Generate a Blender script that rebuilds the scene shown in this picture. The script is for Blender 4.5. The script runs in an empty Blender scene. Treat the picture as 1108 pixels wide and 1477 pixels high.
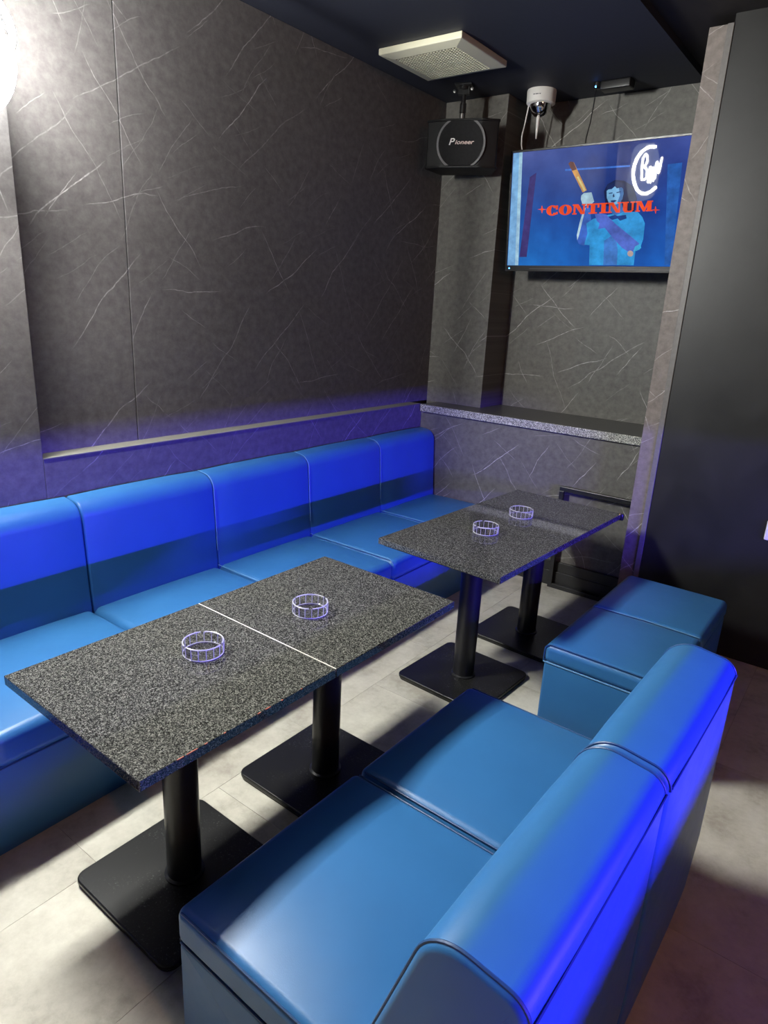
import bpy, bmesh, math, random
from mathutils import Vector, Matrix
random.seed(7)
SC = bpy.context.scene
COL = SC.collection
PI = math.pi

# ------------------------------------------------------------------ camera
F_PX, IMG_W, IMG_H = 965.35, 1108, 1477
YAW, PITCH, ROLL = 0.6326, 0.3000, 0.0519
CAM = Vector((2.2434, -0.0025, 1.6801))
FWD = Vector((-math.sin(YAW)*math.cos(PITCH), math.cos(YAW)*math.cos(PITCH), -math.sin(PITCH)))
_r0 = Vector((math.cos(YAW), math.sin(YAW), 0)); _u0 = _r0.cross(FWD)
RGT = _r0*math.cos(ROLL) + _u0*math.sin(ROLL)
UPV = -_r0*math.sin(ROLL) + _u0*math.cos(ROLL)
cam_data = bpy.data.cameras.new('camera')
cam = bpy.data.objects.new('camera', cam_data); COL.objects.link(cam)
cam_data.sensor_fit = 'VERTICAL'; cam_data.sensor_height = 36.0
cam_data.lens = F_PX/IMG_H*36.0
cam_data.clip_start = 0.02
cam.matrix_world = Matrix(((RGT.x, UPV.x, -FWD.x, CAM.x), (RGT.y, UPV.y, -FWD.y, CAM.y), (RGT.z, UPV.z, -FWD.z, CAM.z), (0, 0, 0, 1)))
SC.camera = cam

# ------------------------------------------------------------------ world, exposure
world = bpy.data.worlds.new('world'); SC.world = world; world.use_nodes = True
world.node_tree.nodes['Background'].inputs[0].default_value = (0.5, 0.45, 0.5, 1)
world.node_tree.nodes['Background'].inputs[1].default_value = 0.0
SC.view_settings.view_transform = 'Standard'; SC.view_settings.look = 'None'
SC.view_settings.gamma = 1.0; SC.view_settings.use_curve_mapping = False
SC.view_settings.exposure = 0.0
SC.cycles.use_denoising = True
SC.cycles.max_bounces = 10
SC.cycles.transparent_max_bounces = 24
SC.cycles.sample_clamp_indirect = 6.0

# lamp strengths (the lamps themselves are built with their things below)
NEON_TUBE, NEON_BOARD = 950.0, 6.0
BLUE_STRIP = 5600.0
BLUE_COL = (0.072, 0.042, 1.0)
RED_FILL = 190.0
TV_GAIN = 0.85

# ------------------------------------------------------------------ mesh helpers
def fillet(pts, radii, n=6):
    out = []
    N = len(pts)
    for i in range(N):
        p0, p1, p2 = Vector(pts[i-1]), Vector(pts[i]), Vector(pts[(i+1) % N]); r = radii[i] if isinstance(radii, (list, tuple)) else radii
        if r <= 1e-6: out.append(tuple(p1)); continue
        a, b = (p0-p1).normalized(), (p2-p1).normalized()
        ang = a.angle(b); t = min(r/math.tan(ang/2), (p0-p1).length*.49, (p2-p1).length*.49); r2 = t*math.tan(ang/2)
        c = p1 + (a+b).normalized()*(r2/math.sin(ang/2))
        s, e = p1+a*t-c, p1+b*t-c
        tot = s.angle_signed(e)
        for k in range(n+1):
            th = -tot*k/n
            out.append((c.x+s.x*math.cos(th)-s.y*math.sin(th), c.y+s.x*math.sin(th)+s.y*math.cos(th)))
    return out

class MB:
    def __init__(self): self.v = []; self.f = []
    def add(self, vs, fs, mat=None):
        b = len(self.v)
        self.v += [tuple(mat @ Vector(q)) if mat else tuple(q) for q in vs]
        self.f += [tuple(b+i for i in q) for q in fs]
        return self
    def box(self, x0, x1, y0, y1, z0, z1, mat=None):
        vs = [(x, y, z) for z in (z0, z1) for y in (y0, y1) for x in (x0, x1)]
        return self.add(vs, [(0, 2, 3, 1), (4, 5, 7, 6), (0, 1, 5, 4), (2, 6, 7, 3), (0, 4, 6, 2), (1, 3, 7, 5)], mat)
    def rbox(self, x0, x1, y0, y1, z0, z1, r=.02, puff=0, k=3, m=6, mat=None):
        c = Vector(((x0+x1)/2, (y0+y1)/2, (z0+z1)/2)); h = Vector(((x1-x0)/2, (y1-y0)/2, (z1-z0)/2))
        r = min(r, h.x*.98, h.y*.98, h.z*.98)
        def ax(hh):
            inner = hh-r
            l = [-hh+r*math.sin(i/k*PI/2)**1.0*1.0 for i in range(k)]
            l += [-inner+2*inner*i/m for i in range(m+1)]
            l += [-q for q in reversed(l[:k])]
            return l
        X, Y, Z = ax(h.x), ax(h.y), ax(h.z); idx = {}; vs = []; fs = []
        def vid(p):
            key = tuple(round(q, 6) for q in p)
            if key in idx: return idx[key]
            q = Vector(p); cl = Vector([max(-(h[i]-r), min(h[i]-r, q[i])) for i in range(3)])
            d = q-cl
            w = cl + d.normalized()*r if d.length > 1e-9 else cl
            if puff:
                fx, fy = min(1, abs(w.x)/h.x), min(1, abs(w.y)/h.y)
                w.z += puff*(1-fx**2.5)*(1-fy**2.5)*max(0, w.z/h.z)
            idx[key] = len(vs); vs.append(tuple(w+c)); return idx[key]
        def face(A, B, fn, flip):
            for i in range(len(A)-1):
                for j in range(len(B)-1):
                    q = [vid(fn(A[i], B[j])), vid(fn(A[i+1], B[j])), vid(fn(A[i+1], B[j+1])), vid(fn(A[i], B[j+1]))]
                    if len(set(q)) == 4: fs.append(tuple(reversed(q)) if flip else tuple(q))
        face(X, Y, lambda a, b: (a, b, h.z), False); face(X, Y, lambda a, b: (a, b, -h.z), True)
        face(X, Z, lambda a, b: (a, -h.y, b), False); face(X, Z, lambda a, b: (a, h.y, b), True)
        face(Y, Z, lambda a, b: (h.x, a, b), False); face(Y, Z, lambda a, b: (-h.x, a, b), True)
        return self.add(vs, fs, mat)
    def prism(self, prof, y0, y1, r=0, n=4, puff=None, mat=None):
        """profile in (x,z), swept along y, ends rounded by r"""
        N = len(prof); P = [Vector(q) for q in prof]
        area = sum(P[i].x*P[(i+1) % N].y-P[(i+1) % N].x*P[i].y for i in range(N))
        nor = []
        for i in range(N):
            t = (P[(i+1) % N]-P[i-1]).normalized(); nn = Vector((-t.y, t.x))
            nor.append(nn if area > 0 else -nn)
        st = [(y0, 0.0)]
        if r > 0:
            st = [(y0+r*(1-math.cos(th)), r*(1-math.sin(th))) for th in [k/n*PI/2 for k in range(n+1)]]
        st2 = [(y1-(y-y0), d) for y, d in reversed(st)]
        mid = [(y0+(y1-y0)*q, 0.0) for q in (.25, .5, .75)] if puff else []
        st = st + mid + st2
        vs = []
        for y, d in st:
            t = (y-y0)/(y1-y0)
            e = -(puff or 0)*(1-(2*t-1)**4)
            for i in range(N):
                q = P[i]+nor[i]*(d+e); vs.append((q.x, y, q.y))
        fs = []
        for s in range(len(st)-1):
            for i in range(N):
                a, b = s*N+i, s*N+(i+1) % N
                fs.append((a, a+N, b+N, b) if area > 0 else (a, b, b+N, a+N))
        c0 = tuple(range(N)); c1 = tuple((len(st)-1)*N+i for i in range(N))
        if area > 0: fs += [c0, tuple(reversed(c1))]
        else: fs += [tuple(reversed(c0)), c1]
        return self.add(vs, fs, mat)
    def tube(self, path, r, n=8, closed=False, mat=None):
        pts = [Vector(q) for q in path]; N = len(pts); vs = []; fs = []
        ref = None
        for i, q in enumerate(pts):
            if closed: t = pts[(i+1) % N]-pts[i-1]
            else: t = pts[min(i+1, N-1)]-pts[max(i-1, 0)]
            t.normalize()
            if ref is None: ref = Vector((0, 0, 1)) if abs(t.z) < .9 else Vector((1, 0, 0))
            a = (ref - t*ref.dot(t)); a.normalize(); b = t.cross(a); ref = a
            rr = r[i] if isinstance(r, (list, tuple)) else r
            vs += [tuple(q+a*rr*math.cos(2*PI*k/n)+b*rr*math.sin(2*PI*k/n)) for k in range(n)]
        for i in range(N if closed else N-1):
            j = (i+1) % N
            for k in range(n): fs.append((i*n+k, i*n+(k+1) % n, j*n+(k+1) % n, j*n+k))
        if not closed: fs += [tuple(reversed(range(n))), tuple((N-1)*n+k for k in range(n))]
        return self.add(vs, fs, mat)
    def lathe(self, prof, n=32, mat=None, closed=False):
        """prof list of (radius, z); swept around z"""
        vs = []; fs = []; N = len(prof)
        for k in range(n):
            c, s = math.cos(2*PI*k/n), math.sin(2*PI*k/n)
            vs += [(max(r, 1e-5)*c, max(r, 1e-5)*s, z) for r, z in prof]
        for k in range(n):
            j = (k+1) % n
            for i in range(N if closed else N-1):
                i2 = (i+1) % N
                fs.append((k*N+i, j*N+i, j*N+i2, k*N+i2))
        return self.add(vs, fs, mat)
    def plate(self, outline, z0, z1, mat=None):
        N = len(outline)
        vs = [(x, y, z0) for x, y in outline]+[(x, y, z1) for x, y in outline]
        ar = sum(outline[i][0]*outline[(i+1) % N][1]-outline[(i+1) % N][0]*outline[i][1] for i in range(N))
        fs = [tuple(reversed(range(N))), tuple(range(N, 2*N))]+[(i, (i+1) % N, N+(i+1) % N, N+i) for i in range(N)]
        if ar < 0: fs = [tuple(reversed(q)) for q in fs]
        return self.add(vs, fs, mat)
    def build(self, name, mat, parent=None, smooth=38, bevel=0, loc=None):
        me = bpy.data.meshes.new(name); me.from_pydata(self.v, [], self.f)
        bm = bmesh.new(); bm.from_mesh(me); bmesh.ops.recalc_face_normals(bm, faces=bm.faces); bm.to_mesh(me); bm.free(); me.update()
        if smooth:
            me.polygons.foreach_set('use_smooth', [True]*len(me.polygons)); me.set_sharp_from_angle(angle=math.radians(smooth))
        me.materials.append(mat)
        o = bpy.data.objects.new(name, me); COL.objects.link(o)
        if parent: o.parent = parent
        if loc: o.location = loc
        if bevel:
            b = o.modifiers.new('bevel', 'BEVEL'); b.width = bevel; b.segments = 2; b.limit_method = 'ANGLE'
        return o

def tag(o, label, cat, group=None):
    o['label'] = label; o['category'] = cat
    if group: o['group'] = group
    return o
def struct(o, label=None):
    o['kind'] = 'structure'
    if label: o['label'] = label
    return o
def thing(name, label, cat, loc=(0, 0, 0), rz=0.0, group=None):
    o = bpy.data.objects.new(name, None); COL.objects.link(o); o.empty_display_size = .1
    o.location = loc; o.rotation_euler = (0, 0, rz)
    return tag(o, label, cat, group)
def copy_tree(o, parent=None):
    c = o.copy(); COL.objects.link(c); c.parent = parent
    for ch in [q for q in bpy.data.objects if q.parent == o]: copy_tree(ch, c)
    return c
def text_mesh(body, size, shear=0.0, extrude=0.0, width=1.0):
    cu = bpy.data.curves.new('lettering', 'FONT'); cu.body = body; cu.size = size; cu.shear = shear; cu.extrude = extrude
    cu.align_x = 'CENTER'; cu.align_y = 'CENTER'; cu.offset = size*.012
    ob = bpy.data.objects.new('lettering', cu); COL.objects.link(ob)
    dg = bpy.context.evaluated_depsgraph_get()
    me = bpy.data.meshes.new_from_object(ob.evaluated_get(dg))
    bpy.data.objects.remove(ob); bpy.data.curves.remove(cu)
    return me

# ------------------------------------------------------------------ material helpers
class NT:
    def __init__(self, name):
        self.m = bpy.data.materials.new(name); self.m.use_nodes = True; self.t = self.m.node_tree
        self.b = self.t.nodes['Principled BSDF']
    def n(self, typ, **kw):
        nd = self.t.nodes.new(typ)
        for k, v in kw.items(): setattr(nd, k, v)
        return nd
    def put(self, sock, v):
        if isinstance(v, bpy.types.NodeSocket): self.t.links.new(v, sock)
        else: sock.default_value = v
    def mt(self, op, a, b=None, c=None, clamp=False):
        nd = self.n('ShaderNodeMath', operation=op, use_clamp=clamp)
        for i, q in enumerate((a, b, c)):
            if q is not None: self.put(nd.inputs[i], q)
        return nd.outputs[0]
    def coord(self, which='Object'): return self.n('ShaderNodeTexCoord').outputs[which]
    def noise(self, vec, scale, detail=3, rough=.5, dim='3D'):
        nd = self.n('ShaderNodeTexNoise'); nd.noise_dimensions = dim
        if vec is not None: self.put(nd.inputs['Vector'], vec)
        nd.inputs['Scale'].default_value = scale; nd.inputs['Detail'].default_value = detail; nd.inputs['Roughness'].default_value = rough
        return nd.outputs['Fac']
    def ramp(self, fac, stops):
        nd = self.n('ShaderNodeValToRGB'); e = nd.color_ramp.elements
        while len(e) < len(stops): e.new(.5)
        for q, (p, c) in zip(e, stops): q.position = p; q.color = (*c, 1) if len(c) == 3 else c
        self.put(nd.inputs[0], fac); return nd.outputs[0]
    def mix(self, fac, a, b):
        nd = self.n('ShaderNodeMix', data_type='RGBA')
        self.put(nd.inputs[0], fac); 
        for s, v in ((nd.inputs[6], a), (nd.inputs[7], b)):
            self.put(s, (*v, 1) if isinstance(v, tuple) and len(v) == 3 else v)
        return nd.outputs[2]
    def bump(self, h, strength, dist=.002):
        nd = self.n('ShaderNodeBump'); nd.inputs['Strength'].default_value = strength; nd.inputs['Distance'].default_value = dist
        self.put(nd.inputs['Height'], h); self.t.links.new(nd.outputs[0], self.b.inputs['Normal'])
    def set(self, **kw):
        for k, v in kw.items():
            s = self.b.inputs[k.replace('_', ' ')]
            self.put(s, (*v, 1) if isinstance(v, tuple) and len(v) == 3 else v)
        return self

def plain(name, col, rough=.5, metal=0.0, spec=.5, emis=None, es=0.0, grain=0.0):
    q = NT(name); q.set(Base_Color=col, Roughness=rough, Metallic=metal, Specular_IOR_Level=spec)
    if grain:
        f = q.noise(q.coord(), 60, 4); q.set(Base_Color=q.mix(q.mt('MULTIPLY', f, grain), col, tuple(min(1, c*2.2+.01) for c in col)))
    if emis: q.set(Emission_Color=emis, Emission_Strength=es)
    return q.m

def marble(name, axis, base=(.11, .107, .105), dens=1.0, seed=0.0, vein=(.86, .84, .82), warm=0.0):
    """dark stone-print laminate with thin pale veins; axis 'yz' or 'xz'"""
    q = NT(name); sep = q.n('ShaderNodeSeparateXYZ'); q.put(sep.inputs[0], q.coord())
    u = sep.outputs[1] if axis == 'yz' else sep.outputs[0]; v = sep.outputs[2]
    cb = q.n('ShaderNodeCombineXYZ'); q.put(cb.inputs[0], u); q.put(cb.inputs[1], v); cb.inputs[2].default_value = seed
    wob = q.noise(cb.outputs[0], 5.0, 3, .6); wob2 = q.noise(cb.outputs[0], 1.7, 2, .5)
    total = None
    #            angle  length  row   exist tilt  width  strength
    layers = [(math.radians(40), .62, .19, .30, .20, .0032, 1.0), (math.radians(54), .34, .13, .24, .14, .0024, .7),
              (math.radians(-55), .50, .21, .26, .19, .0027, .8), (math.radians(12), .46, .20, .22, .17, .0026, .8),
              (math.radians(32), .22, .09, .18, .09, .0022, .45), (math.radians(-38), .24, .14, .18, .12, .0022, .5)]
    for i, (an, L, W, ex, tilt, wd, stg) in enumerate(layers):
        c, s = math.cos(an), math.sin(an)
        du = q.mt('ADD', q.mt('MULTIPLY', u, c), q.mt('MULTIPLY', v, s))
        dv = q.mt('SUBTRACT', q.mt('MULTIPLY', v, c), q.mt('MULTIPLY', u, s))
        dv = q.mt('ADD', dv, q.mt('MULTIPLY', q.mt('SUBTRACT', wob, .5), .035))
        dv = q.mt('ADD', dv, q.mt('MULTIPLY', wob2, .16))
        b = q.mt('DIVIDE', dv, W); row = q.mt('FLOOR', b); fb = q.mt('SUBTRACT', b, row)
        w1 = q.n('ShaderNodeTexWhiteNoise'); w1.noise_dimensions = '2D'
        k1 = q.n('ShaderNodeCombineXYZ'); q.put(k1.inputs[0], row); k1.inputs[1].default_value = seed+i*3.7
        q.put(w1.inputs['Vector'], k1.outputs[0])
        a = q.mt('ADD', q.mt('DIVIDE', du, L), q.mt('MULTIPLY', w1.outputs['Value'], 7.0)); colm = q.mt('FLOOR', a); fa = q.mt('SUBTRACT', a, colm)
        w2 = q.n('ShaderNodeTexWhiteNoise'); w2.noise_dimensions = '3D'
        k2 = q.n('ShaderNodeCombineXYZ'); q.put(k2.inputs[0], row); q.put(k2.inputs[1], colm); k2.inputs[2].default_value = seed+i*1.3
        q.put(w2.inputs['Vector'], k2.outputs[0])
        sc = q.n('ShaderNodeSeparateColor'); q.put(sc.inputs[0], w2.outputs['Color'])
        r1, r2, r3 = sc.outputs[0], sc.outputs[1], sc.outputs[2]
        exist = q.mt('LESS_THAN', r1, ex*dens)
        d = q.mt('MULTIPLY', q.mt('SUBTRACT', fb, .5), W)
        d = q.mt('ADD', d, q.mt('MULTIPLY', q.mt('MULTIPLY', q.mt('SUBTRACT', fa, .5), q.mt('SUBTRACT', r2, .5)), tilt))
        d = q.mt('ABSOLUTE', d)
        line = q.mt('SUBTRACT', 1.0, q.mt('DIVIDE', d, wd), clamp=True)
        end = q.mt('MULTIPLY', q.mt('MULTIPLY', fa, q.mt('SUBTRACT', 1.0, fa)), 4.0)
        end = q.mt('MULTIPLY', q.mt('SUBTRACT', end, q.mt('MULTIPLY', r3, .55)), 2.5, clamp=True)
        o = q.mt('MULTIPLY', q.mt('MULTIPLY', line, end), q.mt('MULTIPLY', exist, q.mt('MULTIPLY', q.mt('ADD', q.mt('MULTIPLY', r3, .7), .3), stg)))
        total = o if total is None else q.mt('MAXIMUM', total, o)
    brk = q.noise(cb.outputs[0], 38, 2, .6)
    total = q.mt('MULTIPLY', total, q.mt('MULTIPLY', q.mt('SUBTRACT', brk, .22), 2.4, clamp=True))
    mot = q.noise(cb.outputs[0], 26, 5, .65)
    big = q.noise(cb.outputs[0], 2.2, 3, .5)
    lo = tuple(c*.72 for c in base); hi = tuple(c*1.38 for c in base)
    ground = q.ramp(q.mt('ADD', q.mt('MULTIPLY', mot, .8), q.mt('MULTIPLY', big, .2)), [(.3, lo), (.7, hi)])
    q.set(Base_Color=q.mix(q.mt('MULTIPLY', total, .95, clamp=True), ground, vein), Roughness=.52, Specular_IOR_Level=.35)
    q.bump(q.noise(cb.outputs[0], 160, 3), .12, .001)
    return q.m

def leather_mat(name, col):
    q = NT(name); co = q.coord()
    q.set(Base_Color=q.mix(q.noise(co, 7, 4), tuple(c*.90 for c in col), tuple(min(1, c*1.1) for c in col)), Roughness=q.mt('ADD', .34, q.mt('MULTIPLY', q.noise(co, 30, 3), .10)), Specular_IOR_Level=.45)
    vo = q.n('ShaderNodeTexVoronoi'); q.put(vo.inputs['Vector'], co); vo.inputs['Scale'].default_value = 420
    q.bump(vo.outputs['Distance'], .10, .0006)
    return q.m

def granite_mat(name, light=1.0, rough=.06):
    q = NT(name); co = q.coord()
    a = q.noise(co, 175, 3, .7); b = q.noise(co, 460, 2, .6)
    vo = q.n('ShaderNodeTexVoronoi'); q.put(vo.inputs['Vector'], co); vo.inputs['Scale'].default_value = 430
    sc = q.n('ShaderNodeSeparateColor'); q.put(sc.inputs[0], vo.outputs['Color'])
    f = q.mt('ADD', q.mt('ADD', q.mt('MULTIPLY', a, .5), q.mt('MULTIPLY', b, .28)), q.mt('MULTIPLY', sc.outputs[0], .28))
    c = q.ramp(f, [(.38, (.008, .008, .008)), (.50, (.030*light, .030*light, .028*light)), (.58, (.072*light, .074*light, .066*light)), (.70, (.20*light, .20*light, .18*light))])
    q.set(Base_Color=c, Roughness=rough, Specular_IOR_Level=.5)
    return q.m

def tile_mat(name):
    q = NT(name); co = q.coord(); oi = q.n('ShaderNodeObjectInfo')
    mp = q.n('ShaderNodeVectorMath', operation='ADD'); q.put(mp.inputs[0], co)
    sc = q.n('ShaderNodeVectorMath', operation='SCALE'); q.put(sc.inputs[0], (1.0, .7, .3)); q.put(sc.inputs['Scale'], q.mt('MULTIPLY', oi.outputs['Random'], 40.0)); q.put(mp.inputs[1], sc.outputs[0])
    v = mp.outputs[0]
    f = q.mt('ADD', q.mt('MULTIPLY', q.noise(v, 4.5, 6, .62), .75), q.mt('MULTIPLY', q.noise(v, 38, 4, .7), .25))
    c = q.ramp(f, [(.32, (.29, .265, .22)), (.48, (.445, .425, .36)), (.66, (.56, .545, .47))])
    tone = q.mt('ADD', .90, q.mt('MULTIPLY', oi.outputs['Random'], .16))
    mx = q.n('ShaderNodeVectorMath', operation='SCALE'); q.put(mx.inputs[0], c); q.put(mx.inputs['Scale'], tone)
    q.set(Base_Color=mx.outputs[0], Roughness=.55, Specular_IOR_Level=.3)
    q.bump(q.noise(v, 90, 4), .12, .001)
    return q.m

M = {}
M['marble_yz'] = marble('dark_marble_print_side', 'yz', base=(.110, .102, .102), dens=1.1, seed=2.0, vein=(.55, .53, .53))
M['marble_xz'] = marble('dark_marble_print_back', 'xz', base=(.118, .114, .104), dens=1.1, seed=11.0)
M['marble_pillar'] = marble('brown_marble_print', 'xz', base=(.17, .148, .135), dens=1.0, seed=23.0)
M['pale_edge'] = plain('pale_panel_edge', (.15, .145, .125), .7)
M['leather'] = leather_mat('blue_leatherette', (.029, .136, .325))
M['piping'] = plain('blue_piping', (.014, .06, .17), .45)
M['thread'] = plain('pale_stitch', (.10, .25, .46), .5)
M['granite'] = granite_mat('speckled_granite')
M['granite_edge'] = granite_mat('speckled_granite_edge', 4.8, .4)
M['black_metal'] = plain('black_painted_metal', (.010, .010, .011), .34, 0, .5, grain=.35)
q = NT('scuffed_black_metal'); co = q.coord()
sc1 = q.mt('MULTIPLY', q.mt('SUBTRACT', q.noise(co, 130, 5, .8), .57), 8.0, clamp=True); sc2 = q.mt('MULTIPLY', q.mt('SUBTRACT', q.noise(co, 6, 3), .44), 5.0, clamp=True)
q.set(Base_Color=q.mix(q.mt('MULTIPLY', sc1, sc2), (.008, .008, .008), (.22, .22, .21)), Roughness=.36, Specular_IOR_Level=.4); M['black_base'] = q.m
M['black_plastic'] = plain('black_plastic', (.008, .008, .009), .32)
M['dark_grey'] = plain('dark_grey_plastic', (.06, .06, .065), .4)
M['ring_grey'] = plain('grey_ring', (.12, .12, .125), .45)
M['grille_cloth'] = plain('speaker_cloth', (.005, .005, .006), .9, grain=.6)
M['speaker_black'] = plain('speaker_black', (.004, .004, .005), .5, 0, .3)
M['chrome'] = plain('chrome', (.75, .75, .77), .08, 1.0)
M['steel'] = plain('steel', (.55, .55, .55), .3, 1.0)
M['brass'] = plain('brass', (.75, .5, .18), .25, 1.0)
M['white_plastic'] = plain('white_plastic', (.72, .70, .67), .4)
M['vent_cream'] = plain('cream_vent_plastic', (.64, .62, .47), .45)
M['vent_dark'] = plain('vent_inside', (.010, .010, .009), .9)
M['ceil_navy'] = plain('navy_ceiling_paint', (.012, .014, .026), .65, grain=.3)
M['ceil_dark'] = plain('dark_brown_ceiling', (.012, .009, .009), .7, grain=.3)  # darker and redder than the rest of the ceiling
q = NT('black_wall_paint'); co = q.coord()
q.set(Base_Color=q.ramp(q.noise(co, 3.5, 6, .65), [(.35, (.003, .003, .003)), (.62, (.008, .008, .008))]), Roughness=q.mt('ADD', .34, q.mt('MULTIPLY', q.noise(co, 6, 4), .2)), Specular_IOR_Level=.62); M['black_wall'] = q.m
M['skirting'] = plain('black_skirting', (.012, .012, .012), .5, grain=.4)
M['trim_grey'] = plain('grey_corner_trim', (.11, .105, .10), .45, grain=.5)
M['tile'] = tile_mat('stone_look_floor_tile')
M['grout'] = plain('floor_joint', (.17, .155, .13), .9)
M['bright_joint'] = plain('joint_glint', (.85, .82, .76), .45)  # light reflected from the slab edge in the joint, put into colour
M['red_glint'] = plain('red_glint', (.32, .07, .04), .5)  # red light glinting on the table edge, put into colour
M['bright_edge'] = plain('whitened_acrylic_edge', (.92, .92, .90), .2)  # clear acrylic whitened to stand for light caught in its edges
M['bright_edge'].node_tree.nodes['Principled BSDF'].inputs['Transmission Weight'].default_value = .60
M['led_blue'] = plain('blue_led_dot', (.1, .2, 1), .4, emis=(.05, .25, 1.0), es=14)
M['wall_plain'] = plain('dark_wall_paint', (.03, .028, .028), .7)
M['glow_red'] = plain('reddish_fill_glow', (.8, .5, .4), .4, emis=(1.0, .42, .22), es=RED_FILL)
M['neon_tube'] = plain('white_neon_tube', (.9, .9, .9), .4, emis=(1.0, 1.0, .94), es=NEON_TUBE)
M['led_strip'] = plain('blue_led_strip', (.2, .2, 1), .4, emis=BLUE_COL, es=BLUE_STRIP)
q = NT('lit_acrylic_board'); tp = q.n('ShaderNodeBsdfTransparent'); em = q.n('ShaderNodeEmission'); em.inputs[0].default_value = (.90, .98, 1.0, 1); em.inputs[1].default_value = NEON_BOARD*1.8
mx = q.n('ShaderNodeMixShader'); mx.inputs[0].default_value = .6; q.put(mx.inputs[1], tp.outputs[0]); q.put(mx.inputs[2], em.outputs[0])
q.put(q.t.nodes['Material Output'].inputs[0], mx.outputs[0]); M['neon_board'] = q.m
q = NT('clear_acrylic'); tp = q.n('ShaderNodeBsdfTransparent'); tp.inputs[0].default_value = (.97, .97, .98, 1)
gl = q.n('ShaderNodeBsdfGlossy'); gl.inputs['Roughness'].default_value = .04
lw = q.n('ShaderNodeLayerWeight'); lw.inputs[0].default_value = .5
mx = q.n('ShaderNodeMixShader'); q.put(mx.inputs[0], q.mt('ADD', .04, q.mt('MULTIPLY', q.mt('POWER', lw.outputs['Facing'], 4.0), .6))); q.put(mx.inputs[1], tp.outputs[0]); q.put(mx.inputs[2], gl.outputs[0])
q.put(q.t.nodes['Material Output'].inputs[0], mx.outputs[0]); M['acrylic'] = q.m

# ------------------------------------------------------------------ room shell
XL, XN = -0.35, -0.44            # lower / near wall panel face, recessed wall face
YW, YC, YB = 3.916, 4.11, 4.40   # low wall under ledge, column face, alcove back
ZC, ZL = 2.94, 1.037             # ceiling, niche ledge height
YF, XR = -2.6, 6.0
fl = struct(MB().box(-.6, XR+.1, YF-.1, YB+.2, -.06, -.003).build('floor', M['grout'], smooth=0), 'pale grey stone-look tiled floor')
TW, TL_ = .457, .914
k = 0; tile_me = None
for ci in range(-3, 13):
    x0 = .63+ci*TW
    off = 1.284-(.0 if ci % 2 == 0 else TL_/2)
    for ri in range(-6, 6):
        y0 = off+ri*TL_
        if x0+TW < -.36 or x0 > XR or y0+TL_ < YF or y0 > YW: continue
        if tile_me is None:
            o = MB().box(0, TW-.0011, 0, TL_-.0011, -.003, 0).build('floor_tile', M['tile'], fl, smooth=0); tile_me = o.data
        else:
            o = bpy.data.objects.new('floor_tile', tile_me); COL.objects.link(o); o.parent = fl
        o.location = (x0, y0, random.uniform(-.0003, 0))

wl = struct(MB().box(-.62, -.46, YF, YB+.15, 0, ZC+.02).build('wall_left', M['wall_plain'], smooth=0), 'dark marble-print wall behind the blue bench')
def panel(parent, x0, x1, y0, y1, z0, z1, mat, name='wall_panel', bevel=.0015): return MB().box(x0, x1, y0, y1, z0, z1).build(name, mat, parent, smooth=0, bevel=bevel)
panel(wl, -.46, XL, YF, 1.257, 0, ZC, M['marble_yz'])
panel(wl, -.46, XL, 1.258, YW, 0, ZL-.004, M['marble_yz'])
panel(wl, -.46, XN, 1.258, 1.737, ZL-.003, ZC, M['marble_yz'])
panel(wl, -.46, XN, 1.741, YC+.04, ZL-.003, ZC, M['marble_yz'])
panel(wl, XN, XL+.002, 1.258, YW-.02, ZL-.004, ZL, M['pale_edge'], 'ledge_edge', 0)

wb = struct(MB().box(-.62, 1.45, YB+.02, YB+.14, 0, ZC+.02).build('wall_back', M['wall_plain'], smooth=0), 'dark marble-print wall behind the television')
panel(wb, -.46, 1.36, YW, YB+.02, 0, .99, M['marble_xz'])
panel(wb, XN, .005, YC, YB+.02, .99, ZC, M['marble_xz'], 'wall_column')
panel(wb, .005, 1.36, YB, YB+.02, .99, ZC, M['marble_xz'])

wr = struct(MB().box(1.345, XR, 3.64, YB+.14, 0, ZC+.2).build('wall_right', M['black_wall'], smooth=0), 'matt black wall beside the marble pillar')
panel(wr, 1.24, 1.318, 3.645, 3.93, 0, ZC, M['marble_pillar'], 'pillar_panel')
panel(wr, 1.318, 1.3455, 3.634, 3.70, 0, ZC, M['trim_grey'], 'corner_trim', .002)
struct(MB().box(XR, XR+.1, YF, 3.64, 0, ZC+.2).build('wall_bar_side', M['wall_plain'], smooth=0))
struct(MB().box(-.62, XR+.1, YF-.1, YF, 0, ZC+.2).build('wall_entrance', M['wall_plain'], smooth=0))
cl = struct(MB().box(-.62, 1.06, YF, YB+.14, ZC, ZC+.14).build('ceiling', M['ceil_navy'], smooth=0), 'navy painted ceiling')
MB().box(1.06, XR+.1, YF, YB+.14, ZC+.035, ZC+.14).build('ceiling_panel', M['ceil_dark'], cl, smooth=0)
bb = struct(MB().box(-.30, 1.24, YW-.018, YW, 0, .165).build('baseboard_back', M['skirting'], smooth=0, bevel=.003), 'black baseboard under the marble-print wall')
MB().box(-.30, 1.24, YW-.026, YW-.018, 0, .10).build('lower_strip', M['skirting'], bb, smooth=0, bevel=.002)

lg = thing('wall_ledge', 'grey stone ledge with speckled granite front edge below the television', 'ledge', (0, YW, .985))
MB().box(-.345, 1.25, -.012, .49, .005, .048).build('ledge_top', plain('grey_ledge_laminate', (.055, .053, .05), .35, grain=.4), lg, smooth=0)
MB().box(-.345, 1.25, -.026, -.012, 0, .049).build('front_edge', M['granite_edge'], lg, smooth=0, bevel=.002)['label'] = 'speckled light granite edge strip'

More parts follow.
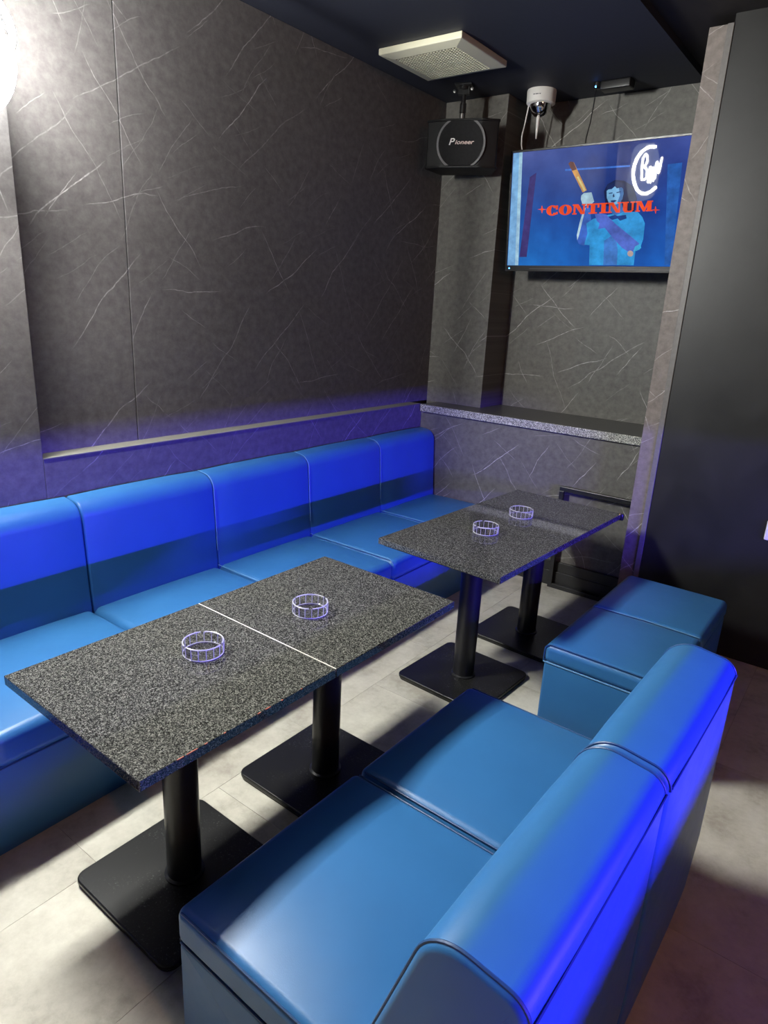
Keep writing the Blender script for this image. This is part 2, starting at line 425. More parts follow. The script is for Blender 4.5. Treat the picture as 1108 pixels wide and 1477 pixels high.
# ------------------------------------------------------------------ wall bench sofas
SEAT_P = None
def bench(name, label, y0, widths, loc_y):
    t = thing(name, label, 'bench', (0, loc_y, 0))
    Ltot = sum(widths)
    MB().prism([(-.335, .0), (.365, .0), (.372, .31), (-.335, .31)], 0, Ltot, .006, 2).build('base', M['leather'], t)
    y = 0
    back = fillet([(-.338, .30), (-.185, .30), (-.200, .50), (-.222, .862), (-.338, .876)], [0, 0, 0, .085, .01], 8)
    for i, w in enumerate(widths):
        MB().rbox(-.22, .39, y+.0008, y+w-.0008, .305, .418, .032, .022, 4, 8).build('seat_section', M['leather'], t)
        MB().prism(back, y+.0008, y+w-.0008, .010, 4, puff=.004).build('backrest_section', M['leather'], t)
        if i:
            p = [(x, y, z) for x, z in fillet([(-.20, .425), (.385, .425), (.392, .30), (-.20, .30)], [0, .035, 0, 0], 6)]
            MB().tube([q for q in p if q[2] > .302], .0022, 6).build('seat_seam', M['thread'], t)
            p = [(x+.001, y, z) for x, z in back if z > .43 and x > -.336]
            MB().tube(p, .0022, 6).build('back_seam', M['thread'], t)
        y += w
    MB().tube([(.377, .004, .304), (.377, Ltot-.004, .304)], .003, 6).build('front_piping', M['piping'], t)
    return t
bench('bench_sofa', 'long blue leatherette wall bench of four sections ending at the ledge wall', 0, [.655, .655, .65, .62], 1.325)
bench('bench_sofa', 'blue leatherette wall bench under the neon sign, end to end with the four-section bench', 0, [.655, .655, .655], 1.323-1.965)

# ------------------------------------------------------------------ lounge chairs
def lounge_chair(label, x, y, rz):
    """local x from seat front (0) to outer back; local y 0..W"""
    t = thing('lounge_chair', label, 'chair', (x, y, 0), rz); W = .612
    MB().prism(fillet([(.012, .012), (.60, .012), (.60, .31), (.010, .31)], [.0, 0, 0, .01], 3), .004, W-.004, .008, 3).build('base', M['leather'], t)
    MB().rbox(.0, .56, .002, W-.002, .308, .402, .024, .020, 4, 8).build('seat_cushion', M['leather'], t)
    prof = fillet([(.50, .02), (.800, .02), (.808, .25), (.806, .806), (.640, .828), (.500, .40)], [.01, .03, 0, .045, .080, .02], 8)
    bk = MB().prism(prof, .001, W-.001, .014, 5, puff=.003).build('backrest', M['leather'], t)
    # piping round the backrest ends and along its outer top edge
    for yy in (.010, W-.010):
        MB().tube([(px_, yy, pz_) for px_, pz_ in prof if pz_ > .30], .0032, 6).build('end_piping', M['piping'], bk)
    MB().tube([(.8085, .01, .775), (.8085, W-.01, .775)], .0024, 6).build('back_seam', M['piping'], bk)
    for yy in (.007, W-.007):
        MB().tube([(.02, yy, .397), (.54, yy, .397)], .0028, 6).build('seat_piping', M['piping'], t)
        MB().tube([(.012, yy, .309), (.50, yy, .309)], .0028, 6).build('base_piping', M['piping'], t)
    MB().tube([(.006, .01, .309), (.006, W-.01, .309)], .0028, 6).build('base_piping', M['piping'], t)
    for fx in (.06, .74):
        for fy in (.06, W-.06): MB().lathe([(.02, .02), (.022, 0), (0, 0)], 12).build('foot', M['black_plastic'], t, loc=(fx, fy, 0))
    return t
lounge_chair('armless blue lounge chair at the table with the red-glinting edge', 1.240, .665, -.022)
lounge_chair('armless blue lounge chair between its twin and the backless blue ottoman', 1.256, 1.283, -.022)

# ------------------------------------------------------------------ ottoman bench
t = thing('ottoman', 'backless blue leatherette ottoman bench with one cross seam by the black wall', 'ottoman', (1.352, 2.352, 0), -.008)
MB().rbox(.004, .478, .004, 1.018, .0, .335, .012, 0, 2, 2).build('base', M['leather'], t)
for a, b in ((0, .505), (.506, 1.022)):
    MB().rbox(0, .482, a, b, .330, .412, .026, .012, 4, 8).build('seat_section', M['leather'], t)
MB().tube([(.012, .5055, .409), (.25, .5055, .414), (.47, .5055, .409)], .0024, 6).build('seat_seam', M['thread'], t)
pp = [(x, .006, z) for x, z in fillet([(.002, .335), (.002, .412), (.480, .412), (.480, .335)], [0, .028, .028, 0], 6)]
MB().tube(pp, .0032, 6).build('end_piping', M['piping'], t)
MB().tube([(.003, .003, .333), (.479, .003, .333)], .003, 6).build('base_piping', M['thread'], t)
MB().tube([(.003, .003, .333), (.003, 1.018, .333)], .003, 6).build('base_piping', M['piping'], t)

# ------------------------------------------------------------------ tables
TBW, TBL = .6183, .6207
def table(label, ox, oy, yaw, kk, strip=False, red=False, guard=False):
    u, v = TBW/2, TBL*(kk+.5)
    cx, cy = ox+math.cos(yaw)*u-math.sin(yaw)*v, oy+math.sin(yaw)*u+math.cos(yaw)*v
    t = thing('pedestal_table', label, 'table', (cx, cy, 0), yaw)
    hx, hy = TBW/2, TBL/2-.0012
    top = MB().box(-hx, hx, -hy, hy, .672, .70).build('table_top', M['granite'], t, smooth=0, bevel=.0025)
    MB().box(-hx+.02, hx-.02, -hy+.02, hy-.02, .662, .672).build('top_support', M['black_metal'], t, smooth=0)
    MB().lathe([(.050, .026), (.050, .662)], 40).build('column', M['black_metal'], t)
    MB().lathe([(.10, .655), (.10, .662), (.05, .662)], 32).build('mounting_plate', M['black_metal'], t)
    ol = fillet([(-.23, -.225), (.23, -.225), (.23, .225), (-.23, .225)], .035, 6)
    b = MB().plate(ol, .008, .024).build('base_plate', M['black_base'], t, bevel=.004)
    MB().plate([(x*.985, y*.985) for x, y in ol], 0, .008).build('base_rim', M['black_metal'], b)
    MB().lathe([(.050, .024), (.058, .024), (.058, .029), (.050, .033)], 40).build('collar', M['black_metal'], t)
    if strip:
        MB().box(-hx+.003, hx-.002, hy+.0001, hy+.0022, .690, .7006).build('joint_glint_strip', M['bright_joint'], top, smooth=0)['label'] = 'bright reflection in the joint between two table tops, painted as a pale strip'
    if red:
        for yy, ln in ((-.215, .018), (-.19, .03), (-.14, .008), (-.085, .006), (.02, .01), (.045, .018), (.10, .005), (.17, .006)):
            MB().box(hx-.0026, hx+.0002, yy, yy+ln, .6972, .6999).build('red_glint', M['red_glint'], top, smooth=0)  # small red pieces stand for glints of red light
    if guard:
        MB().lathe([(.0, .665), (.012, .667), (.014, .684), (.011, .699), (0, .702)], 14).build('corner_guard', M['black_plastic'], t, loc=(hx-.001, hy-.001, 0))
        MB().lathe([(0, .7075), (.004, .7065), (.0045, .702)], 10).build('gold_dot', M['brass'], t, loc=(hx-.008, hy-.008, -.0015))  # small gold-toned dot on the corner guard
    return t
A = (.5459, .6596, -.0154); B = (.5834, 2.2286, -.0493)
table('granite-top pedestal table with painted red glints along its front edge', *A, 0, strip=True, red=True)
table('granite-top pedestal table joined at a bright seam to the red-glinting one', *A, 1)
table('granite-top pedestal table across the gap from the bright-seamed pair', *B, 0)
table('granite-top pedestal table with a black corner guard, by the ledge wall', *B, 1, guard=True)

# ------------------------------------------------------------------ ashtrays
def ashtray(label, x, y, rz):
    t = thing('ashtray', label, 'ashtray', (x, y, .7002), rz, 'clear ashtrays on the granite tables')
    R, Hh, n = .060, .036, 48
    b = MB().lathe([(0, 0), (R*.93, 0), (R*.965, .003), (R*.985, Hh-.001), (R*.905, Hh-.001), (R*.885, .011), (R*.80, .0075), (0, .007)], n).build('bowl', M['acrylic'], t, smooth=30)
    rim = MB()
    for k in range(3):
        a0, a1 = 2*PI*k/3+.10, 2*PI*(k+1)/3-.10
        rim.tube([(R*.945*math.cos(a0+(a1-a0)*i/14), R*.945*math.sin(a0+(a1-a0)*i/14), Hh) for i in range(15)], .0022, 6)
    rim.build('rim', M['bright_edge'], t)
    MB().tube([(R*.955*math.cos(2*PI*i/36), R*.955*math.sin(2*PI*i/36), .0024) for i in range(36)], .0019, 6, True).build('foot_ring', M['bright_edge'], t)
    rb = MB()
    for k in range(17):
        a = 2*PI*k/17+.18
        rb.tube([(R*(.965+.02*i)*math.cos(a), R*(.965+.02*i)*math.sin(a), .003+(Hh-.004)*i) for i in (0, .5, 1)], .00125, 5)
    rb.build('ribs', M['bright_edge'], t)
    return t
for (x, y, rz), lb in zip([(.828, 1.085, .4), (.870, 1.487, 1.3), (.889, 2.645, .2), (.894, 3.003, .9)],
        ['clear ribbed ashtray on the table with the red-glinting edge', 'clear ribbed ashtray on the table joined to the red-glinting one',
         'clear ribbed ashtray on the table across the gap from the bright seam', 'clear ribbed ashtray on the table with the black corner guard']):
    ashtray(lb, x, y, rz)

# ------------------------------------------------------------------ television
TV_TL = Vector((.1036, 4.05, 2.5962)); TVW, TVH = 1.135, .639; TYAW, TPIT = -.015, .096
tr = Vector((math.cos(TYAW), math.sin(TYAW), 0)); tn0 = Vector((math.sin(TYAW), -math.cos(TYAW), 0))
tdn = Vector((0, 0, -1))*math.cos(TPIT)-tn0*math.sin(TPIT)
tnn = tr.cross(-tdn)   # towards the room
tv = thing('television', 'wall-mounted flat television showing a figure with a bat and red title', 'television')
# local axes: x along the screen, y up the screen, z out of the screen; origin = lower left screen corner
o0 = TV_TL+tdn*TVH
tv.matrix_world = Matrix(((tr.x, -tdn.x, tnn.x, o0.x), (tr.y, -tdn.y, tnn.y, o0.y), (tr.z, -tdn.z, tnn.z, o0.z), (0, 0, 0, 1)))
MB().rbox(-.012, TVW+.012, -.034, TVH+.012, -.050, -.004, .006, 0, 2, 2).build('housing', M['black_plastic'], tv)
fr = MB()
fr.box(-.012, 0, -.034, TVH+.012, -.004, .004).box(TVW, TVW+.012, -.034, TVH+.012, -.004, .004)
fr.box(0, TVW, TVH, TVH+.012, -.004, .004).box(0, TVW, -.034, 0, -.004, .004)
fr.build('bezel', M['black_plastic'], tv, smooth=0, bevel=.0015)
MB().box(.16, TVW-.02, -.020, -.016, .004, .0052).build('bezel_line', M['dark_grey'], tv, smooth=0)
MB().lathe([(0, .0062), (.0035, .0055), (.004, .004)], 10).build('standby_light', M['led_blue'], tv, loc=(.018, -.017, 0))
MB().box(.42, .72, .12, .50, -.10, -.05).build('rear_box', M['black_plastic'], tv, smooth=0)
MB().box(.53, .61, .28, .36, -.33, -.10).build('wall_bracket', M['black_metal'], tv, smooth=0)
def glow(name, col, k=1.0):
    q = NT(name); c = q.ramp(q.noise(q.coord(), 14, 4, .6), [(.30, tuple(v*.62 for v in col)), (.72, tuple(min(1, v*1.25) for v in col))]); q.set(Base_Color=(.01, .01, .012), Roughness=.02, Specular_IOR_Level=.14, Emission_Color=c, Emission_Strength=TV_GAIN*k); return q.m
q = NT('screen_background'); sep = q.n('ShaderNodeSeparateXYZ'); q.put(sep.inputs[0], q.coord())
gy = q.mt('DIVIDE', sep.outputs[1], TVH); gx = q.mt('DIVIDE', sep.outputs[0], TVW)
c1 = q.ramp(gy, [(0.0, (.012, .17, .62)), (.45, (.012, .085, .40)), (.75, (.030, .075, .33)), (1.0, (.075, .11, .38))])
c2 = q.ramp(gx, [(0.0, (1.2, 1.1, 1.0)), (.3, (.85, .95, 1.0)), (.6, (.30, .42, .62)), (1.0, (.9, .95, 1.1))])
mm = q.n('ShaderNodeMix', data_type='RGBA', blend_type='MULTIPLY'); mm.inputs[0].default_value = 1.0; q.put(mm.inputs[6], c1); q.put(mm.inputs[7], c2)
nz = q.ramp(q.noise(q.coord(), 9, 4), [(.3, (.75, .75, .8)), (.7, (1.15, 1.15, 1.1))])
m2 = q.n('ShaderNodeMix', data_type='RGBA', blend_type='MULTIPLY'); m2.inputs[0].default_value = 1.0; q.put(m2.inputs[6], mm.outputs[2]); q.put(m2.inputs[7], nz)
q.set(Base_Color=(.01, .01, .012), Roughness=.02, Specular_IOR_Level=.14, Emission_Color=m2.outputs[2], Emission_Strength=TV_GAIN)
scr = MB().box(0, TVW, 0, TVH, -.004, 0).build('screen', q.m, tv, smooth=0)
def tvp(cx, cy):
    """point of the photograph's enlarged screen crop -> (x, y) on the screen"""
    px_, py_ = 720+cx/3.8207, 190+cy/3.819
    d = RGT*((px_-IMG_W/2)/F_PX)-UPV*((py_-IMG_H/2)/F_PX)+FWD
    h = CAM+d*(((o0-CAM).dot(tnn))/d.dot(tnn))-o0
    return (max(0, min(TVW, h.dot(tr))), max(0, min(TVH, -h.dot(tdn))))
lay = [0.0]
def shape(name, pts, mat, raw=False, parent=None):
    lay[0] += .00025
    pl = pts if raw else [tvp(*p) for p in pts]
    return MB().plate(pl, 0.0, lay[0]).build(name, mat, parent or scr, smooth=0)
G = lambda n, c, k=1.0: glow('screen_'+n, c, k)
shape('picture_strip', [(80, 120), (130, 112), (106, 735), (47, 735)], G('pale', (.23, .50, .95)))
shape('picture_strip', [(112, 115), (130, 112), (106, 735), (88, 735)], G('paler', (.42, .68, 1.0)))
shape('picture_column', [(170, 250), (206, 225), (152, 690), (112, 690)], G('plum', (.055, .040, .20)))
shape('picture_bar', [(365, 206), (722, 184), (722, 193), (365, 216)], G('bar', (.06, .22, .80)))
shape('picture_panel', [(930, 180), (1010, 170), (950, 735), (912, 735)], G('panel', (.022, .13, .50)))
shape('picture_hair', [(588, 405), (578, 330), (598, 290), (640, 266), (690, 270), (740, 300), (760, 370), (745, 440), (690, 440), (640, 420)], G('hair', (.004, .012, .075)))
shape('picture_arm', [(474, 410), (500, 420), (510, 500), (492, 615), (470, 628), (440, 618), (428, 590), (440, 520), (455, 450)], G('arm', (.05, .15, .62)))
shape('picture_arm_light', [(470, 420), (478, 420), (440, 575), (432, 598), (429, 570), (445, 500)], G('armlight', (.50, .72, .95)))
shape('picture_shirt', [(482, 506), (520, 480), (580, 462), (700, 440), (765, 442), (790, 470), (804, 505), (795, 590), (775, 650), (752, 655), (742, 735), (497, 735), (500, 625), (470, 622), (488, 560)], G('shirt', (.035, .36, .86)))
shape('picture_shirt_fold', [(580, 600), (640, 560), (655, 650), (650, 735), (575, 735)], G('fold', (.06, .22, .66)))
shape('picture_neck', [(618, 395), (672, 380), (690, 440), (640, 462), (612, 440)], G('neck', (.05, .17, .50)))
shape('picture_face', [(594, 325), (615, 304), (660, 298), (684, 310), (687, 340), (680, 372), (660, 396), (632, 404), (606, 392), (595, 365)], G('face', (.20, .48, .78)))
shape('picture_face_shade', [(660, 300), (684, 310), (687, 340), (680, 372), (660, 396), (652, 392), (668, 350)], G('faceshade', (.05, .16, .42)))
shape('picture_fringe', [(590, 330), (600, 292), (645, 272), (690, 284), (694, 322), (676, 306), (650, 312), (640, 300), (622, 316), (604, 318)], G('fringe', (.006, .02, .11)))
for e in ([(606, 338), (626, 334), (627, 339), (607, 343)], [(648, 333), (672, 328), (673, 333), (649, 338)], [(628, 352), (634, 340), (638, 358), (630, 362)], [(616, 380), (640, 376), (650, 380), (634, 390), (620, 388)]):
    shape('picture_feature', e, G('feature', (.01, .04, .16)))
shape('picture_bow', [(600, 470), (640, 458), (655, 464), (700, 458), (704, 478), (668, 490), (655, 478), (625, 486)], G('bow', (.008, .05, .26)))
shape('picture_bat', [(384, 176), (396, 164), (412, 168), (484, 322), (462, 334)], G('bat', (.70, .36, .10)))
shape('picture_bat_tip', [(384, 176), (396, 164), (412, 168), (430, 208), (404, 216)], G('battip', (.16, .07, .06)))
shape('picture_bat_light', [(430, 250), (440, 246), (480, 322), (470, 330)], G('batlight', (.95, .72, .28)))
shape('picture_hand', [(455, 352), (470, 338), (510, 334), (516, 355), (524, 385), (505, 402), (478, 408), (460, 396), (453, 372)], G('hand', (.45, .68, .86)))
shape('picture_forearm', [(530, 455), (560, 450), (592, 456), (640, 505), (720, 570), (770, 612), (782, 636), (758, 655), (720, 664), (680, 640), (625, 580), (585, 530), (548, 536), (556, 505), (540, 490)], G('forearm', (.09, .16, .64)))
shape('picture_cuff', [(752, 632), (778, 618), (784, 640), (760, 656), (742, 658)], G('cuff', (.06, .48, .92)))
shape('picture_emblem', [(725+16*math.cos(a*PI/5), 671+17*math.sin(a*PI/5)) for a in range(10)], G('emblem', (.55, .42, .40)))
# red title, fat-face letters drawn as polygons in a unit box
def LB(*r): return [[(a, b), (c, b), (c, d), (a, d)] for a, b, c, d in r]
def ringpoly(x0, x1, t, gap=None):
    cx_, rx = (x0+x1)/2, (x1-x0)/2; out = []; n = 22
    for k in range(n):
        a0, a1 = 2*PI*k/n, 2*PI*(k+1)/n
        if gap and (a0 < gap or a1 > 2*PI-gap): continue
        out.append([(cx_+rx*math.cos(a0), .5+.52*math.sin(a0)), (cx_+rx*math.cos(a1), .5+.52*math.sin(a1)), (cx_+(rx-t)*math.cos(a1), .5+.42*math.sin(a1)), (cx_+(rx-t)*math.cos(a0), .5+.42*math.sin(a0))])
    return out
LET = {
 'C': (1.0, ringpoly(0, 1.0, .36, .55)+LB((.80, .58, .95, .98), (.84, .10, .95, .34))),
 'O': (1.1, ringpoly(0, 1.08, .36)),
 'N': (1.15, LB((.10, .0, .22, 1), (.92, 0, 1.04, 1), (0, 0, .34, .12), (0, .88, .40, 1), (.80, .88, 1.15, 1))+[[(.12, 1), (.46, 1), (1.04, 0), (.74, 0)]]),
 'T': (1.05, LB((.36, 0, .69, 1), (.18, 0, .87, .12), (0, .86, 1.05, 1), (0, .58, .12, 1), (.93, .58, 1.05, 1))),
 'I': (.62, LB((.14, 0, .48, 1), (0, 0, .62, .12), (0, .88, .62, 1))),
 'U': (1.1, LB((.10, .2, .44, 1), (.84, .2, .98, 1), (0, .88, .55, 1), (.72, .88, 1.1, 1), (.26, -.02, .80, .12))+[[(.10, .2), (.44, .2), (.50, .10), (.26, -.02)], [(.80, -.02), (.98, .2), (.84, .2), (.72, .10)]]),
 'M': (1.45, LB((.10, 0, .24, 1), (1.0, 0, 1.34, 1), (0, 0, .36, .12), (.90, 0, 1.45, .12), (0, .88, .34, 1), (1.1, .88, 1.45, 1))+[[(.12, 1), (.46, 1), (.82, .18), (.66, 0)], [(1.02, 1), (1.2, 1), (.78, 0), (.66, 0)]])}
word = 'CONTINUM'; tot = sum(LET[c][0] for c in word)+.07*(len(word)-1)
title_mat = G('title', (1.0, .075, .012), 1.15)
x = 0; lay[0] += .0003
for ci, ch in enumerate(word):
    w, polys = LET[ch]; m = MB()
    for pg in polys:
        pts = []
        for a, b in pg:
            s = (x+a)/tot; cxp = 262+s*(846-262); base = 463-s*26; ht = 55+3*s
            pts.append(tvp(cxp+b*3, base-b*ht))
        m.plate(pts, 0.0, lay[0]+.0001*(polys.index(pg)/len(polys)))
    m.build('title_letter', title_mat, scr, smooth=0)
    x += w+.07
for sx, sy in ((238, 428), (864, 431)):
    pts = []
    for k in range(8):
        a = k*PI/4; rr = 24 if k % 2 == 0 else 5
        if k % 4 == 2: rr = 20
        pts.append((sx+rr*math.cos(a), sy+rr*math.sin(a)))
    shape('title_star', pts, title_mat)

# ------------------------------------------------------------------ loudspeaker
sp = thing('loudspeaker', 'black loudspeaker hung from a ceiling bracket above the bench corner', 'loudspeaker', (-.112, 3.80, 2.482), .36)
SWd, SH = .43, .262
cab = MB()
cab.plate(fillet([(-SWd/2, 0), (-SWd/2+.06, .20), (SWd/2-.06, .20), (SWd/2, 0), (SWd/2-.10, -.022), (-SWd/2+.10, -.022)], [.01, .02, .02, .01, .05, .05], 4), .012, SH-.012)
cab.build('cabinet', M['speaker_black'], sp)
for z0 in (0, SH-.012):
    MB().plate(fillet([(-SWd/2-.006, 0), (-SWd/2+.055, .205), (SWd/2-.055, .205), (SWd/2+.006, 0), (SWd/2-.09, -.034), (-SWd/2+.09, -.034)], [.01, .02, .02, .01, .06, .06], 5), z0, z0+.012).build('end_board', M['speaker_black'], sp, bevel=.002)
def arc(r0, r1, a0, a1, y0, y1, cx=0, cz=SH/2, n=18, zc=SH/2-.013):
    m = MB()
    for k in range(n):
        p, q2 = a0+(a1-a0)*k/n, a0+(a1-a0)*(k+1)/n
        vs = [(cx+r*math.cos(a), y, max(.012, min(SH-.012, cz+r*math.sin(a)))) for y in (y0, y1) for r, a in ((r0, p), (r1, p), (r1, q2), (r0, q2))]
        m.add(vs, [(0, 1, 2, 3), (7, 6, 5, 4), (0, 4, 5, 1), (2, 6, 7, 3), (1, 5, 6, 2), (3, 7, 4, 0)])
    return m
gr = MB().plate([(.134*math.cos(a*PI/24), max(-.118, min(.118, .134*math.sin(a*PI/24)))) for a in range(48)], 0, .014, Matrix.Translation((0, -.022, SH/2)) @ Matrix.Rotation(PI/2, 4, 'X')).build('grille', M['grille_cloth'], sp)
for a0, a1 in ((-1.05, 1.05), (PI-1.05, PI+1.05)):
    arc(.132, .146, a0, a1, -.034, -.018).build('grille_ring', M['ring_grey'], sp)
me = text_mesh('ioneer', .040, .25, .0006); me.materials.append(plain('logo_silver', (.75, .62, .56), .3, emis=None))
lo = bpy.data.objects.new('logo', me); COL.objects.link(lo); lo.parent = gr
lo.matrix_local = Matrix.Translation((.020, -.0375, SH/2+.004)) @ Matrix.Rotation(PI/2, 4, 'X') @ Matrix.Diagonal((1.05, .8, 1, 1))
me = text_mesh('P', .060, .25, .0006); me.materials.append(plain('logo_white', (.85, .84, .82), .3))
lo = bpy.data.objects.new('logo_initial', me); COL.objects.link(lo); lo.parent = gr
lo.matrix_local = Matrix.Translation((-.058, -.0375, SH/2+.006)) @ Matrix.Rotation(PI/2, 4, 'X') @ Matrix.Diagonal((1.0, .85, 1, 1))
br = MB()
br.lathe([(.0, .262), (.016, .262), (.016, .31), (.02, .312), (.02, .36), (.014, .362), (.014, .43), (.03, .432), (.03, .458), (0, .458)], 20, Matrix.Translation((-.02, .06, 0)))
mb_ = br.build('bracket_pole', M['black_metal'], sp)
MB().box(-.07, .03, .01, .11, .448, .458).build('ceiling_plate', M['black_metal'], mb_, smooth=0, bevel=.002)
MB().box(-.055, .015, .045, .075, .405, .448).build('swivel_block', M['black_metal'], mb_, smooth=0, bevel=.003)
MB().lathe([(.011, .262), (.011, .305)], 14, Matrix.Translation((-.02, .045, 0))).build('bracket_sleeve', M['steel'], mb_)
for kx, kz in ((-.072, .418), (.032, .428)):
    MB().lathe([(0, -.008), (.008, -.007), (.008, .007), (0, .008)], 12, Matrix.Translation((kx, .03, kz)) @ Matrix.Rotation(PI/2, 4, 'X')).build('bracket_bolt', M['steel'], mb_)

# ------------------------------------------------------------------ ceiling vent
cv = thing('ceiling_vent', 'square cream ceiling vent with fine mesh grille', 'vent', (.003, 3.37, ZC))
hx, hy = .250, .232
def frame_ring(o, i, z0, z1):
    m = MB(); (ox, oy), (ix, iy) = o, i
    vo = [(-ox, -oy), (ox, -oy), (ox, oy), (-ox, oy)]; vi = [(-ix, -iy), (ix, -iy), (ix, iy), (-ix, iy)]
    vs = [(x, y, z0[0]) for x, y in vo]+[(x, y, z0[1]) for x, y in vi]+[(x, y, z1) for x, y in vo]+[(x, y, z1) for x, y in vi]
    fs = []
    for k in range(4):
        j = (k+1) % 4; fs += [(k, 4+k, 4+j, j), (8+k, 8+j, 12+j, 12+k), (k, j, 8+j, 8+k), (4+k, 12+k, 12+j, 4+j)]
    return m.add(vs, fs)
frame_ring((hx, hy), (hx-.065, hy-.06), (-.030, -.044), 0).build('frame', M['vent_cream'], cv, smooth=0, bevel=.004)
MB().box(-hx+.066, hx-.066, -hy+.061, hy-.061, -.004, -.001).build('duct', M['vent_dark'], cv, smooth=0)
g = MB(); ix, iy = hx-.064, hy-.059; n = 20
for k in range(n+1):
    x = -ix+2*ix*k/n; g.box(x-.0024, x+.0024, -iy, iy, -.043, -.040)
    y = -iy+2*iy*k/n; g.box(-ix, ix, y-.0024, y+.0024, -.0425, -.0395)
o = g.build('mesh_grille', M['vent_cream'], cv, smooth=0); o['kind'] = 'stuff'

# ------------------------------------------------------------------ dome sensor on the ceiling
ds = thing('dome_camera', 'round white ceiling base holding a chrome dome with a hanging white tip', 'camera', (.205, 4.145, ZC))
MB().lathe([(0, 0), (.084, 0), (.086, -.006), (.084, -.070), (.076, -.076), (0, -.076)], 40).build('base', M['white_plastic'], ds)
for k, (a, w) in enumerate(((-.030, .010), (-.017, .007), (-.007, .012), (.008, .008))):
    th = -PI/2+.25+a*11; MB().box(-w/2, w/2, -.0862, -.084, -.040, -.0355, Matrix.Rotation(th+PI/2, 4, 'Z')).build('mark', M['dark_grey'], ds, smooth=0)
MB().lathe([(.064, -.076), (.062, -.09), (.052, -.115), (.034, -.134), (0, -.143)], 36).build('dome', M['chrome'], ds)
MB().lathe([(.007, -.138), (.011, -.150), (.010, -.19), (.004, -.262), (0, -.264)], 14).build('tip', M['white_plastic'], ds, loc=(.008, -.03, 0))
MB().tube([(-.062, -.03, -.070), (-.066, -.034, -.12), (-.075, -.036, -.19), (-.085, -.036, -.24), (-.082, -.036, -.29), (-.074, -.036, -.315)], .0038, 8).build('cable', M['white_plastic'], ds)

# ------------------------------------------------------------------ receiver with blue light and its cable
rc = thing('signal_receiver', 'small black ceiling receiver with a blue light and thin hanging cable', 'receiver', (.585, 4.16, ZC))
MB().rbox(-.02, .15, -.03, .05, -.045, 0, .006, 0, 2, 2).build('case', M['black_plastic'], rc)
MB().lathe([(.022, -.0), (.022, -.026), (.016, -.032), (0, -.033)], 18).build('head', M['black_plastic'], rc, loc=(-.045, -.005, 0))
MB().lathe([(0, -.005), (.004, -.004), (.005, 0), (.004, .004), (0, .005)], 12).build('status_light', M['led_blue'], rc, loc=(-.046, -.024, -.024))
MB().tube([(-.052, .0, -.03), (-.055, 0, -.10), (-.058, -.01, -.20), (-.063, -.03, -.28), (-.066, -.035, -.40)], .0032, 8).build('cable', M['black_plastic'], rc)
tag(MB().tube([(1.20, 4.385, 2.90), (1.185, 4.34, 2.80), (1.165, 4.27, 2.72), (1.13, 4.20, 2.66), (1.11, 4.135, 2.60), (1.10, 4.13, 2.54)], .011, 10).build('television_cable', M['black_plastic']), 'thick black cable curving down behind the television beside the pillar', 'cable')

# ------------------------------------------------------------------ metal frame by the low wall
t = thing('metal_frame', 'black square-tube metal frame standing against the low marble-print wall', 'frame', (.745, 3.868, 0))
MB().box(0, .488, -.012, .014, .640, .668).build('top_bar', M['black_metal'], t, smooth=0, bevel=.002)
for a in (0, .460): MB().box(a, a+.028, -.012, .014, 0, .640).build('leg', M['black_metal'], t, smooth=0, bevel=.002)
MB().box(.028, .460, -.012, .014, 0, .028).build('bottom_bar', M['black_metal'], t, smooth=0, bevel=.002)
# wall switch on the black wall
t = thing('wall_switch', 'white switch plate on the black wall', 'switch', (1.935, 3.64, .72))
MB().rbox(-.036, .036, -.012, 0, -.05, .05, .006, 0, 3, 2).build('plate', M['white_plastic'], t)
MB().rbox(-.012, .012, -.017, -.011, -.024, .024, .003, 0, 2, 2).build('rocker', M['white_plastic'], t)

# ------------------------------------------------------------------ neon sign on the side wall
ns = thing('neon_sign', 'white lit neon sign on the marble-print side wall', 'sign', (XL, .822, 2.41))
def smooth_path(pts, n=6, closed=False):
    out = []; N = len(pts); P = [Vector(p) for p in pts]
    for i in range(N if closed else N-1):
        p0, p1, p2, p3 = P[i-1] if (closed or i) else P[0], P[i], P[(i+1) % N], P[(i+2) % N] if (closed or i+2 < N) else P[-1]
        for k in range(n):
            s = k/n; out.append(.5*((2*p1)+(p2-p0)*s+(2*p0-5*p1+4*p2-p3)*s*s+(3*p1-p0-3*p2+p3)*s**3))
    if not closed: out.append(P[-1])
    return out
# outline in (along the wall, up), relative to the sign's middle
ol = [(.432, -.055), (.420, .01), (.402, .03), (.385, .10), (.33, .22), (.18, .265), (.0, .27), (-.18, .26), (-.32, .20), (-.40, .08), (-.41, -.06), (-.36, -.17), (-.26, -.235), (-.05, -.25), (.15, -.255), (.28, -.25), (.365, -.20), (.412, -.135)]
ol = [(p.x, p.y) for p in smooth_path([(a, b, 0) for a, b in ol], 3, True)]
RY = Matrix(((0, 0, 1, 0), (1, 0, 0, 0), (0, 1, 0, 0), (0, 0, 0, 1)))   # (a,b,c) -> x=c, y=a, z=b
MB().plate([(a*.985, b*.97) for a, b in ol], .108, .116, RY).build('acrylic_board', M['neon_board'], ns, smooth=0)
for a, b in ((.3, .1), (-.3, .1), (.25, -.15), (-.25, -.15)): MB().lathe([(.008, 0), (.008, .108), (0, .108)], 10, RY @ Matrix.Translation((a, b, 0))).build('standoff', M['steel'], ns)
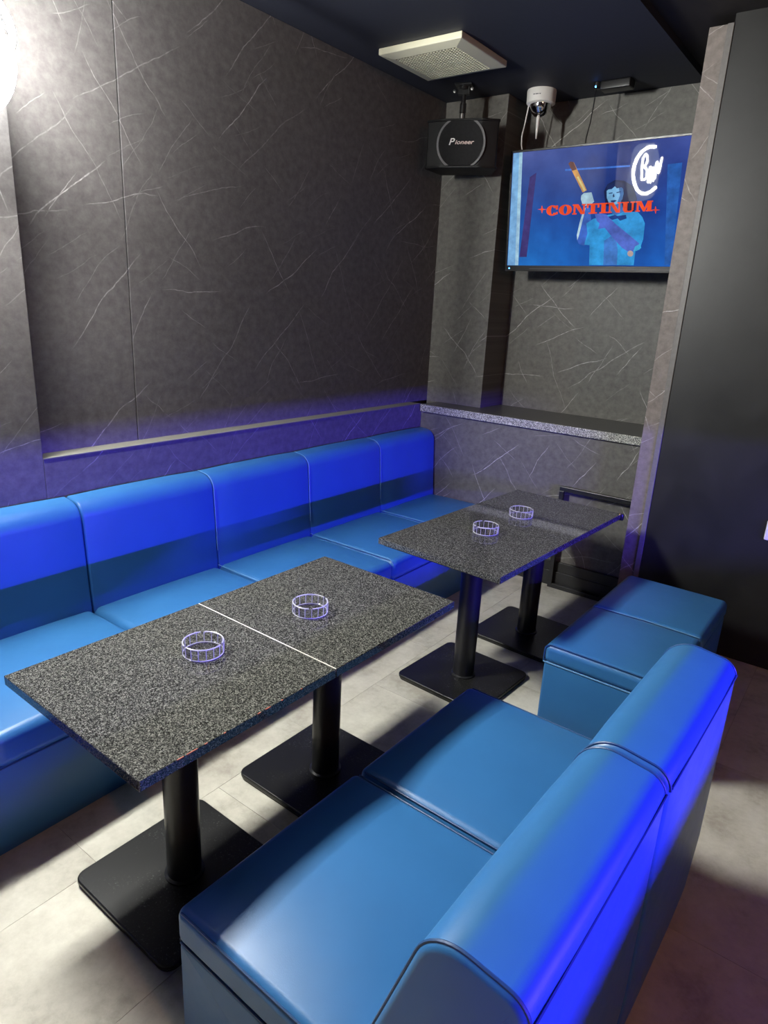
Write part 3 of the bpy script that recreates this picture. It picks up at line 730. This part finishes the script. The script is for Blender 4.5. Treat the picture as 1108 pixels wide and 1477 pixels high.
def neon(cr, rad=.0110):   # strokes measured in the sign's mirror image on the television
    pts = [(1.215-(900+cx/4.925-909)*.0166-.80, 2.645-(80+cy/4.925-203)*.00609-2.41, .150) for cx, cy in cr]
    MB().tube([RY @ p for p in smooth_path(pts, 5)], rad, 6).build('neon_tube', M['neon_tube'], ns)
neon([(205, 612), (150, 615), (95, 650), (60, 710), (48, 780), (62, 850), (95, 910), (140, 938), (190, 935), (240, 905)])
neon([(118, 836), (112, 760), (116, 690), (134, 662), (150, 690), (144, 730), (128, 748), (150, 766), (156, 800), (146, 836), (118, 836)], .0062)
neon([(172, 862), (173, 780), (180, 752), (187, 780), (190, 862), (195, 780), (203, 760), (210, 785), (213, 858)], .0062)
neon([(226, 840), (228, 740), (235, 722), (243, 770), (254, 800), (264, 745), (270, 690)], .0062)

# ------------------------------------------------------------------ unseen bar counter with the blue strip, and a lamp added for reddish fill
bc = thing('bar_counter', 'black bar counter with a recessed blue light strip', 'counter', (4.90, 1.2, 0))
MB().box(0, .45, -2.4, 2.3, 0, 1.215).build('body', M['black_wall'], bc, smooth=0)
ct = MB().box(-.30, .50, -2.45, 2.35, 1.215, 1.25).build('counter_top', M['black_plastic'], bc, smooth=0, bevel=.004)
MB().box(-.30, -.285, -2.45, 2.35, 1.1945, 1.215).build('beam_lip', M['black_plastic'], ct, smooth=0)  # lip added to cut the blue beam off at the top
MB().box(-.16, 0, -2.4, 2.3, 1.14, 1.1655).build('beam_ledge', M['black_plastic'], bc, smooth=0)  # ledge added to keep the blue beam off low surfaces
MB().box(-.008, 0, -1.4, 2.2, 1.197, 1.203).build('light_strip', M['led_strip'], bc, smooth=0)
pl = thing('fill_lamp', 'unseen reddish lamp added over the bar for fill light', 'lamp', (4.55, .2, ZC+.035))  # unseen source added for the reddish ambient light
MB().tube([(0, 0, 0), (0, 0, -.35)], .004, 8).build('cord', M['black_plastic'], pl)
MB().lathe([(0, -.55), (.05, -.535), (.085, -.49), (.10, -.45), (.085, -.40), (.05, -.365), (0, -.35)], 24).build('shade', M['glow_red'], pl)
